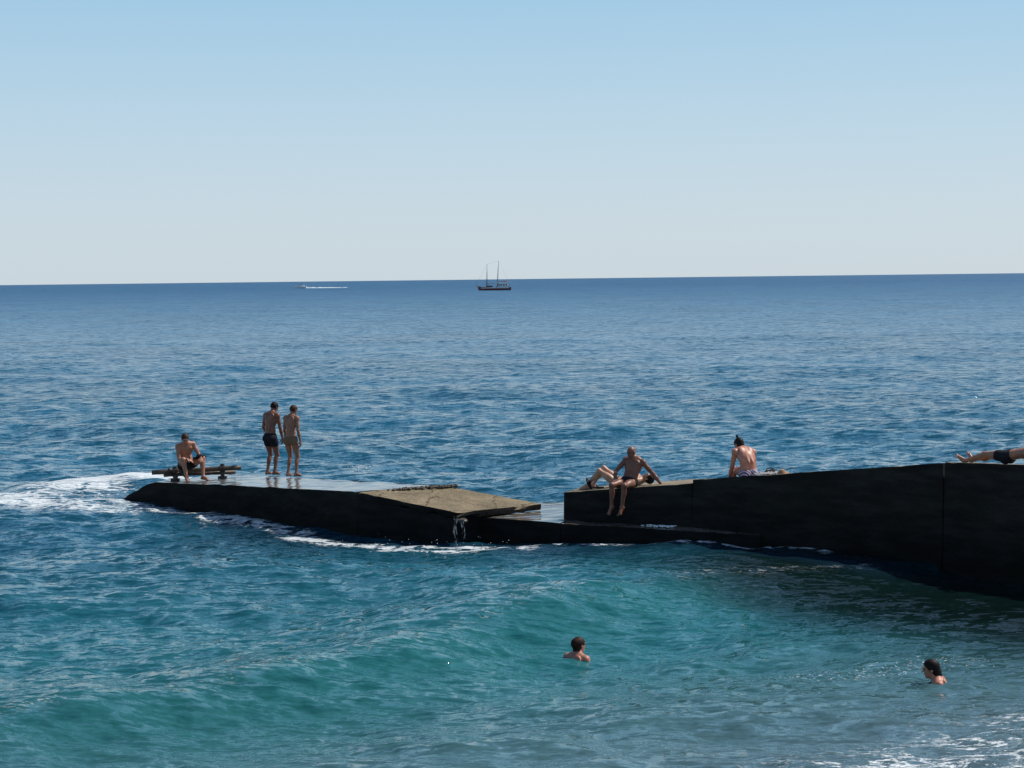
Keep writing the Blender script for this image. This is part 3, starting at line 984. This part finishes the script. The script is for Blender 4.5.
# --- man sitting on the pipe
p = fz(192, 481.3) - V(.32, -.95, 0) * .13
o, J1 = figure('person', p, (.50, -.87), dict(
    pel=(0, -.34, .33), pside=(1, .1, 0), neck=(.05, -.17, .82), bend=(0, -.06, .02), head=(.10, -.05, .945), hup=(.25, .45, .85), hface=(.2, .9, -.6),
    cside=(1, .05, -.10),
    wrR=(.12, .10, .50), elpR=(.5, -1, -.4), hdR=(-.8, .5, -.3), hnR=(0, .3, 1), wrL=(-.20, .14, .50), elpL=(-.5, -1, -.4), hdL=(.3, .9, -.3), hnL=(0, .3, 1),
    anR=(.16, .16, .085), anL=(-.24, .12, .085), knpR=(.3, 1, .6), knpL=(-.6, 1, .6), toeR=(.2, 1, 0), toeL=(-.5, 1, 0)),
    tan1, s=1.05, hair=('short', hair_b), clothes=('trunks', blackc), heavy=1.15)
tag(o, 'man sitting on the rusty pipes at the pier end, facing the beach', 'person')
# dark cloth over his left thigh
fl = Field(); kn = J1['knL']
fl.ell(kn * .75 + v3((0, -.34, .33)) * .25 + v3((.01, 0, .075)), (.12, .14, .035), None, .03)
fl.ell(kn + v3((.06, .02, .09)), (.09, .08, .05), None, .04)
fl.ell(kn + v3((-.06, -.06, .05)), (.06, .09, .06), None, .04)
cl = new_obj('dark_cloth', fl.mesh('dark_cloth', .01), blackc)
cl.location = o.location; cl.rotation_euler = o.rotation_euler
tag(cl, 'bunched black cloth lying over the knee of the man on the pipes', 'cloth')

def lay_on(o, y_dir):
    y = Vector(y_dir).normalized(); x = y.cross(Vector((0, 0, 1))).normalized(); z = x.cross(y)
    m = Matrix((x, y, z)).transposed()
    o.rotation_euler = m.to_euler()

# --- bald man sitting on the lowest wall section
p = at(614.5, 488, 1.23)
s0 = (p.xy - W0.xy).dot(d1); zb = W0.z + (W1.z - W0.z) * s0 / (W1.xy - W0.xy).length
seat = V(*(W0.xy + d1 * s0 + n1v.xy * .10), zb)
o, _ = figure('person', seat, (-.42, -.91), dict(
    pel=(0, 0, .10), neck=(-.06, -.18, .53), bend=(0, -.04, 0), head=(-.01, -.13, .67), hup=(.05, .12, 1), hface=(.35, 1, -.12), pside=(1, 0, 0), cside=(1, 0, .10),
    wrL=(-.56, -.30, .05), elpL=(-.3, -1, 0), hdL=(-.6, -.6, -.25), hnL=(-.3, 0, 1), wrR=(.22, .18, .16), elpR=(.9, -.7, .1), hdR=(.1, 1, -.2), hnR=(.2, 0, 1),
    anR=(.20, .40, -.34), anL=(-.02, .42, -.34), knpR=(.2, 1, 1), knpL=(-.1, 1, 1), toeR=(.2, .8, -.5), toeL=(.1, .8, -.5)),
    tan2, s=1.02, clothes=('briefs', blackc), heavy=1.04)
tag(o, 'bald man in black briefs sitting on the wall edge, legs dangling', 'person')

# --- person lying behind him, knees up
pc_ = V(*(seat.xy - d1 * .36 + n1v.xy * .42), zb - .34 * (W1.z - W0.z) / (W1.xy - W0.xy).length - .03)
o, _ = figure('person', pc_, (-d1.x, -d1.y), dict(
    pel=(0, 0, .11), neck=(0, -.50, .13), bend=(0, 0, 0), head=(0, -.65, .14), hup=(0, -1, .12), hface=(0, .15, 1), pside=(1, 0, 0), cside=(1, 0, 0),
    wrR=(.22, -.12, .06), elpR=(1, 0, .3), wrL=(-.22, -.12, .06), elpL=(-1, 0, .3), hdR=(0, 1, 0), hdL=(0, 1, 0), hnR=(0, 0, 1), hnL=(0, 0, 1),
    anR=(.08, .56, .085), anL=(-.10, .64, .085), knpR=(0, .2, 1), knpL=(0, .2, 1), toeR=(0, 1, 0), toeL=(0, 1, 0)),
    pale, s=1.0, hair=('short', hair_d), clothes=('bikini', blackc, 'top'), female=True)
lay_on(o, W0 - W1)
tag(o, 'pale bather lying on their back with knees raised, behind the bald man', 'person')
# flip flops left by the feet
def sandal(p, rz, label):
    t = empty('sandal', p, rz)
    bm = bmesh.new()
    n = 16; ring = []
    for zz in (0, .02):
        ring.append([bm.verts.new((math.cos(a) * (.045 + .01 * math.sin(a)), math.sin(a) * .13, zz)) for a in [k / n * 2 * math.pi for k in range(n)]])
    bm.faces.new(list(reversed(ring[0]))); bm.faces.new(ring[1])
    for k in range(n): bm.faces.new((ring[0][k], ring[0][(k + 1) % n], ring[1][(k + 1) % n], ring[1][k]))
    me = bpy.data.meshes.new('sole'); bm.to_mesh(me); bm.free()
    new_obj('sole', me, blackc, t)
    tube('strap', [(-.045, .0, .02), (-.03, .03, .055), (0, .045, .065), (.03, .03, .055), (.045, 0, .02)], .009, blackc, t, 8)
    tag(t, label, 'sandal')
    return t
ps = at(580, 489.5, W0.z + .05)
for k, (dx, lb) in enumerate(((0, 'black sandal propped up beside the bare feet at the wall end'), (.16, 'black sandal lying flat, nearer the raised knees'))):
    q = W0 + V(*(d1 * (.42 + dx)), 0) + n1v * (.30 + .1 * k); q.z = W0.z + (W1.z - W0.z) * (.42 + dx) / (W1.xy - W0.xy).length + .003
    t = sandal(q, .8 + k, lb)
    if k == 0: t.rotation_euler = (R(62), 0, .9); t.location.z += .10

# --- bather with topknot sitting with the back to us
L2 = (W2.xy - W1b.xy).length
def on_w2(px, back_off):
    # plan point on the middle wall below image column px
    best = min(np.linspace(0, 1, 400), key=lambda t: abs((W1b.x + (W2.x - W1b.x) * t) / (W1b.y + (W2.y - W1b.y) * t) * F + 512 - px))
    q = W1b.lerp(W2, best)
    return V(*(q.xy + n2v.xy * back_off), q.z - .10 * back_off / WD)
q = on_w2(730, .86); q.z -= .03
o, _ = figure('person', q, (-.30, .95), dict(
    pel=(0, 0, .10), neck=(-.03, .16, .50), bend=(.0, -.08, .02), head=(-.06, .28, .60), hup=(-.12, .5, .85), hface=(-.3, 1, -.55),
    pside=(1, 0, 0), cside=(1, 0, -.05),
    wrR=(.20, .34, -.02), elpR=(.3, -1, -.2), wrL=(-.23, .34, -.02), elpL=(-.3, -1, -.2), hdR=(.1, 1, -.3), hdL=(-.1, 1, -.3), hnR=(0, 0, 1), hnL=(0, 0, 1),
    anR=(.10, .62, -.25), anL=(-.08, .62, -.25), knpR=(0, 1, 1), knpL=(0, 1, 1), toeR=(.1, 1, -.3), toeL=(0, 1, -.3)),
    red, s=1.06, hair=('bun', hair_d), clothes=('bikini', patterned('purple_white_print')), female=False, heavy=1.05)
tag(o, 'bather with dark topknot sitting hunched with bare back, purple printed swimwear', 'person')

# towel, bag and straw hat beside the bather
tow_m = simple('white_towel', (0.62, 0.60, 0.58), .95, spec=.1, bump=.5, scale=40)
straw = simple('tan_straw', (0.34, 0.20, 0.11), .9, spec=.1, bump=.5, scale=60, var=.3)
bm = bmesh.new()
nxx, nyy = 36, 20
from mathutils import noise as mno
gv = [[None] * (nyy + 1) for _ in range(nxx + 1)]
q = on_w2(762, .30)
for i in range(nxx + 1):
    for j in range(nyy + 1):
        u, v = i / nxx - .5, j / nyy - .5
        zz = .025 + .035 * max(0, mno.noise(Vector((u * 6, v * 5, 2)))) + .03 * max(0, mno.noise(Vector((u * 11, v * 12, 5))))
        gv[i][j] = bm.verts.new((u * .5 + .02 * math.sin(v * 9), v * .35 + .02 * math.sin(u * 8), zz))
for i in range(nxx):
    for j in range(nyy): bm.faces.new((gv[i][j], gv[i + 1][j], gv[i + 1][j + 1], gv[i][j + 1]))
bmesh.ops.solidify(bm, geom=bm.faces[:], thickness=.012)
me = bpy.data.meshes.new('towel'); bm.to_mesh(me); bm.free()
for f_ in me.polygons: f_.use_smooth = True
o = new_obj('towel', me, tow_m); o.location = q; o.rotation_euler = (0, R(-4), math.atan2(d2.y, d2.x))
tag(o, 'crumpled white towel on the wall top to the right of the topknot bather', 'towel')
fl = Field(); fl.ell((0, 0, .05), (.11, .08, .05)); fl.ell((.06, .02, .07), (.06, .05, .045)); fl.ell((-.07, -.01, .04), (.06, .06, .035))
o = new_obj('black_bag', fl.mesh('black_bag', .01), blackc); o.location = on_w2(757, .62) 
tag(o, 'small black beach bag behind the white towel', 'bag')
tube('strap', [(-.08, 0, .08), (-.04, .01, .13), (.03, .01, .135), (.08, .01, .09)], .008, blackc, o, 8)
bm = bmesh.new()
prof = [(.001, .115), (.05, .112), (.08, .09), (.088, .04), (.095, .02), (.14, .012), (.175, .022), (.175, .015), (.14, .004), (.09, .006)]
n = 28; rings = []
for r_, z_ in prof:
    rings.append([bm.verts.new((math.cos(a) * r_, math.sin(a) * r_, z_ + .012 * math.sin(3 * a) * (r_ > .12))) for a in [k / n * 2 * math.pi for k in range(n)]])
for a_, b_ in zip(rings, rings[1:]):
    for k in range(n): bm.faces.new((a_[k], a_[(k + 1) % n], b_[(k + 1) % n], b_[k]))
bm.faces.new(rings[0])
me = bpy.data.meshes.new('straw_hat'); bm.to_mesh(me); bm.free()
for f_ in me.polygons: f_.use_smooth = True
o = new_obj('straw_hat', me, straw); o.location = on_w2(775, .35); o.scale = (.8, .8, .75)
tag(o, 'small tan straw hat lying on the wall beyond the white towel', 'hat')

# --- person lying on the tallest section, cut by the frame
q = W3.lerp(W4, .70) + n3v * .34; q.z -= .04
axd = d3
o, _ = figure('person', q, (-axd.x, -axd.y), dict(
    pel=(0, 0, .11), neck=(0, -.52, .14), bend=(0, 0, .02), head=(0, -.67, .14), hup=(0, -1, .08), hface=(0, .1, 1), pside=(1, 0, 0), cside=(1, 0, 0),
    wrR=(.2, -.95, .08), elpR=(1, 0, .0), wrL=(-.2, -.95, .08), elpL=(-1, 0, .0), hdR=(-.5, 1, 0), hdL=(.5, 1, 0), hnR=(0, 0, 1), hnL=(0, 0, 1),
    anR=(.14, .84, .05), anL=(-.10, .83, .05), knpR=(0, 0, 1), knpL=(0, 0, 1), toeR=(.35, .35, 1), toeL=(-.55, .5, .9), soleR=(0, 1, -.3), soleL=(0, 1, -.4), toefree=True),
    tan1, s=1.0, hair=('short', hair_d), clothes=('trunks', blackc), heavy=1.0)
lay_on(o, Vector(W3 - W4) + V(0, 0, -.02))
tag(o, 'bather in black trunks lying flat on the tallest wall section, bare feet up', 'person')
# ------ pebbles on the wall rim under that bather
# --- swimmers
def swimmer(px, py, face, pose, skin, hair, label, female, dz=0):
    p = at(px, py, 0)
    wz = water_z(p.x, p.y)
    p = at(px, py, wz)
    o, _ = figure('person', V(p.x, p.y, wz - 1.40 + dz), face, pose, skin, hair=hair, clothes=('bikini', blackc, 'top') if female else ('trunks', blackc), female=female)
    tag(o, label, 'person', 'swimmers in the bay')
    return o
swimmer(577, 660, (.62, .78), dict(pel=(0, -.12, .90), neck=(0, 0, 1.43), head=(.0, .05, 1.575), hup=(0, .08, 1), hface=(.25, 1, .05),
        wrR=(.30, .28, 1.05), elpR=(.6, -.3, -.4), wrL=(-.32, .28, 1.05), elpL=(-1, -.3, -.4), hdR=(.3, 1, 0), hdL=(-.3, 1, 0), hnR=(0, 0, 1), hnL=(0, 0, 1),
        anR=(.12, -.45, .20), anL=(-.12, -.30, .12), knpR=(0, 1, 0), knpL=(0, 1, 0)), red, ('updo', hair_r),
        'swimmer with brown pinned up hair and sunlit shoulders, nearer the middle', True, .03)
swimmer(937, 682.5, (-.95, .15), dict(pel=(0, -.20, .90), neck=(0, 0, 1.42), head=(.0, .08, 1.56), hup=(0, .15, 1), hface=(.0, 1, .0),
        wrR=(.16, .36, 1.20), elpR=(1, -.3, -.4), wrL=(-.20, .38, 1.20), elpL=(-1, -.3, -.4), hdR=(.1, 1, .1), hdL=(-.1, 1, .15), hnR=(0, 0, 1), hnL=(0, 0, 1),
        anR=(.12, -.60, .30), anL=(-.12, -.45, .20), knpR=(0, 1, 0), knpL=(0, 1, 0)), red, ('wet', hair_d),
        'swimmer with wet black hair seen from the side, right of the bay', False, .015)

# ------------------------------------------------------------------ far boats
def hullmesh(L, Bm, D, sheer, n=24, m=9, bow=.3):
    bm = bmesh.new(); rows = []
    for i in range(n + 1):
        t = i / n                      # 0 stern .. 1 bow
        wd = Bm / 2 * min(1, (1 - max(0, (t - .45) / .55) ** 2.2)) * (.82 + .18 * min(1, t / .2))
        zt = D + sheer * (2 * t - .8) ** 2
        row = []
        for j in range(-m, m + 1):
            a = j / m
            y = wd * (abs(a) ** .55) * (1 if a > 0 else -1) if a else 0
            z = -.4 + (zt + .4) * abs(a) ** 1.6
            x = (t - .5) * L + bow * L * .1 * max(0, z / D) * (t ** 4)
            row.append(bm.verts.new((x, y, z)))
        rows.append(row)
    for a, b in zip(rows, rows[1:]):
        for j in range(2 * m): bm.faces.new((a[j], b[j], b[j + 1], a[j + 1]))
        bm.faces.new((a[-1], b[-1], b[0], a[0]))   # deck
    bm.faces.new(rows[0])
    bmesh.ops.recalc_face_normals(bm, faces=bm.faces)
    return bm
def bm_obj(name, bm, mat, parent):
    me = bpy.data.meshes.new(name); bm.to_mesh(me); bm.free()
    return new_obj(name, me, mat, parent)
white = simple('white_paint', (0.86, 0.85, 0.82), .5, var=.05)
hullm = simple('dark_hull_paint', (0.28, 0.10, 0.07), .4)
brownw = simple('varnished_wood', (0.16, 0.07, 0.04), .5)
mastm = simple('grey_mast', (0.13, 0.12, 0.12), .5)
redm = simple('dull_red_canvas', (0.33, 0.10, 0.07), .8)
glassm = simple('cabin_glass', (0.02, 0.03, 0.04), .1)
ps = at(495, 290.3, 0)
ship = empty('sailing_ship', ps, R(180))     # bow to the left
bm_obj('hull', hullmesh(15.5, 4.2, 1.25, .45), hullm, ship)
bm = bmesh.new(); box_bm(bm, (0, 0, 1.55), (14, 3.7, .12)); bm_obj('deck', bm, brownw, ship)
bm = bmesh.new(); box_bm(bm, (0, 2.04, 1.15), (13.2, .1, .28)); box_bm(bm, (0, -2.04, 1.15), (13.2, .1, .28)); bm_obj('rubbing_strake', bm, white, ship)
bm = bmesh.new(); box_bm(bm, (-3.8, 0, 2.4), (5.2, 3.0, 1.5)); bmesh.ops.bevel(bm, geom=bm.edges[:], offset=.15, segments=2, affect='EDGES')
ch = bm_obj('deckhouse', bm, white, ship)
for sx in (-5.4, -4.2, -3.0, -1.9):
    for sy in (1, -1):
        bm = bmesh.new(); box_bm(bm, (sx, 1.52 * sy, 2.55), (.8, .06, .65)); bm_obj('window', bm, glassm, ch)
bm = bmesh.new(); box_bm(bm, (-4.0, 0, 3.75), (6.2, 3.6, .22)); bmesh.ops.bevel(bm, geom=bm.edges[:], offset=.08, segments=2, affect='EDGES')
bm_obj('awning', bm, white, ship)
for sx in (-6.8, -1.2):
    for sy in (1.6, -1.6): tube('awning_post', [(sx, sy, 1.6), (sx, sy, 3.7)], .05, mastm, ship, 8)
bm = bmesh.new(); box_bm(bm, (-4.6, 0, 4.0), (3.0, 1.6, .3)); bm_obj('rolled_canvas', bm, redm, ship)
bm = bmesh.new(); box_bm(bm, (2.6, 0, 1.95), (3.0, 2.0, .7)); bmesh.ops.bevel(bm, geom=bm.edges[:], offset=.12, segments=2, affect='EDGES'); bm_obj('forward_cabin', bm, brownw, ship)
tube('mast', [(-1.0, 0, 1.5), (-1.45, 0, 8), (-1.9, 0, 14.2)], [.20, .15, .08], mastm, ship)
tube('mast', [(4.0, 0, 1.5), (3.8, 0, 7), (3.6, 0, 12.6)], [.19, .14, .07], mastm, ship)
tube('bowsprit', [(7.0, 0, 1.9), (9.2, 0, 2.6)], [.12, .06], brownw, ship)
tube('boom', [(-1.1, 0, 3.9), (-6.2, 0, 4.4)], .09, brownw, ship)
tube('boom', [(3.9, 0, 3.0), (-.6, 0, 3.4)], .08, brownw, ship)
for a_, b_ in (((9.1, 0, 2.6), (3.6, 0, 12.5)), ((-1.9, 0, 14.0), (3.6, 0, 12.5)), ((-1.9, 0, 14.0), (-7.4, 0, 2.0)), ((3.7, 0, 11), (3.4, 2, 1.6)), ((3.7, 0, 11), (3.4, -2, 1.6)),
               ((-1.8, 0, 12), (-1.6, 2, 1.6)), ((-1.8, 0, 12), (-1.6, -2, 1.6))):
    tube('stay', [a_, b_], .022, mastm, ship, 6)
tag(ship, 'small two masted sailing ship with bare masts near the horizon', 'sailing ship')

pm = at(300, 288.2, 0)
mb = empty('motor_boat', pm, R(180))
bm_obj('hull', hullmesh(10.5, 3.2, 1.3, .35), white, mb)
bm = bmesh.new(); box_bm(bm, (-1.5, 0, 1.75), (4.0, 2.2, .9)); bmesh.ops.bevel(bm, geom=bm.edges[:], offset=.15, segments=2, affect='EDGES'); bm_obj('cabin', bm, white, mb)
bm = bmesh.new(); box_bm(bm, (.3, 0, 2.3), (.12, 1.9, .7), Matrix.Rotation(R(-30), 3, 'Y')); bm_obj('windscreen', bm, glassm, mb)
bm = bmesh.new(); box_bm(bm, (-1.2, 0, 3.0), (2.6, 2.1, .12)); bm_obj('canopy', bm, redm, mb)
for sx in (-2.4, 0):
    for sy in (.95, -.95): tube('canopy_post', [(sx, sy, 2.1), (sx, sy, 3.0)], .05, mastm, mb, 8)
tube('antenna', [(-1, 0, 3), (-1.1, 0, 4.8)], .04, mastm, mb, 6)
tag(mb, 'small white motor boat speeding along the horizon on the left', 'motor boat')
# its wake: a low ridge of broken white water
bm = bmesh.new(); rows = []
from mathutils import noise as mn2
nn = 160
for i in range(nn + 1):
    t = i / nn; x = 4.5 + t * 34
    hgt = (.6 * (1 - t) ** .7 + .12) * (.55 + .9 * max(0, mn2.noise(Vector((x * .35, 0, 3))) + .35)) * (1 - sstep(np.array(t), .93, 1.0))
    w_ = 1.5 + 3 * t
    rows.append([bm.verts.new((x, -w_, -.15)), bm.verts.new((x, -w_ * .5, hgt * .8)), bm.verts.new((x, 0, hgt * .6)), bm.verts.new((x, w_ * .5, hgt)), bm.verts.new((x, w_, -.15))])
for a_, b_ in zip(rows, rows[1:]):
    for k in range(4): bm.faces.new((a_[k], b_[k], b_[k + 1], a_[k + 1]))
foam_m = simple('foam_white', (0.72, 0.74, 0.75), .8, var=.2, scale=3)
me = bpy.data.meshes.new('wake'); bm.to_mesh(me); bm.free()
wk = new_obj('wake', me, foam_m); wk.location = pm
tag(wk, 'white foaming wake trailing behind the small motor boat', 'wake', kind='stuff')

# ------------------------------------------------------------------ spray and droplets where the surge breaks
bm = bmesh.new()
def drop(c, r):
    res = bmesh.ops.create_icosphere(bm, subdivisions=1, radius=r)
    for v in res['verts']: v.co += c
for i in range(45):
    px = random.gauss(100, 35); 
    if px > 150: continue
    P = at(px, 481, 0); wz = water_z(P.x, P.y)
    P.y += random.gauss(0, .9); P.z = water_z(P.x, P.y) + abs(random.gauss(0, .05))
    drop(P, random.uniform(.004, .012))
for i in range(26):
    P = at(random.gauss(357, 5), 478, .5); P.z = .66 + abs(random.gauss(.05, .07)); drop(P, random.uniform(.008, .022))
for i in range(50):
    P = at(random.uniform(290, 520), 548, 0); P.y += random.gauss(0, .5); P.z = .06 + abs(random.gauss(0, .05)); drop(P, random.uniform(.004, .008))
me = bpy.data.meshes.new('sea_spray'); bm.to_mesh(me); bm.free()
sp_ = new_obj('sea_spray', me, foam_m)
tag(sp_, 'white droplets of spray over the breaking water round the pier', 'spray', kind='stuff')
# thin sheet of foam left on the footing
bm = bmesh.new()
for i in range(45):
    t = random.random() ** .6
    P = at(640 + 35 * t, 523 + 4 * random.random(), .47)
    base_ = C2.xy + cdir * ((P.xy - C2.xy).dot(cdir)) + nb * random.uniform(.05, .3)
    lump(bm, V(*base_, .45), (random.uniform(.015, .04), random.uniform(.01, .02), .01), i)
me = bpy.data.meshes.new('foam_patch'); bm.to_mesh(me); bm.free()
fo_ = new_obj('foam_patch', me, foam_m)
tag(fo_, 'scraps of white foam left on the dark footing below the bald man', 'foam', kind='stuff')

# ------------------------------------------------------------------ light
SUN_AZ = R(65)      # clockwise from the view direction, sun off to the right
SUN_EL = R(50)
w = bpy.data.worlds.new('World'); scene.world = w; w.use_nodes = True
nt = w.node_tree; bg = nt.nodes['Background']
sky = N(nt, 'ShaderNodeTexSky'); sky.sky_type = 'NISHITA'; sky.sun_disc = False
sky.sun_elevation = SUN_EL; sky.sun_rotation = SUN_AZ
sky.altitude = 0; sky.air_density = 1.0; sky.dust_density = 0.6; sky.ozone_density = 1.5
tc = N(nt, 'ShaderNodeTexCoord'); sx = N(nt, 'ShaderNodeSeparateXYZ'); nt.links.new(tc.outputs['Generated'], sx.inputs[0])
hz = N(nt, 'ShaderNodeValToRGB'); cr = hz.color_ramp      # sea haze towards the horizon
cr.elements[0].position = 0.0; cr.elements[0].color = (.605, .70, .765, 1)
cr.elements[1].position = 0.5; cr.elements[1].color = (.13, .31, .60, 1)
for p_, c_ in ((.035, (.585, .70, .785, 1)), (.08, (.515, .68, .805, 1)), (.165, (.345, .595, .80, 1)), (.28, (.22, .45, .74, 1))):
    e = cr.elements.new(p_); e.color = c_
nt.links.new(sx.outputs['Z'], hz.inputs['Fac'])
hz10 = vmath(nt, 'SCALE', hz.outputs['Color'], scale=10.0)
mixf = maprange(nt, sx.outputs['Z'], 0.2, 0.6, 0.9, 0.1)
nt.links.new(mixc(nt, mixf, sky.outputs[0], hz10), bg.inputs[0]); bg.inputs[1].default_value = 0.1
sd = bpy.data.lights.new('sun', 'SUN'); sd.energy = 4.8; sd.angle = R(.53); sd.color = (1, .95, .87)
so = bpy.data.objects.new('sun', sd); COL.objects.link(so)
sv = Vector((math.sin(SUN_AZ) * math.cos(SUN_EL), math.cos(SUN_AZ) * math.cos(SUN_EL), math.sin(SUN_EL)))
so.rotation_euler = sv.to_track_quat('Z', 'Y').to_euler()

scene.view_settings.view_transform = 'Standard'
scene.view_settings.look = 'None'
scene.view_settings.exposure = 0
scene.render.resolution_x = 1024; scene.render.resolution_y = 768
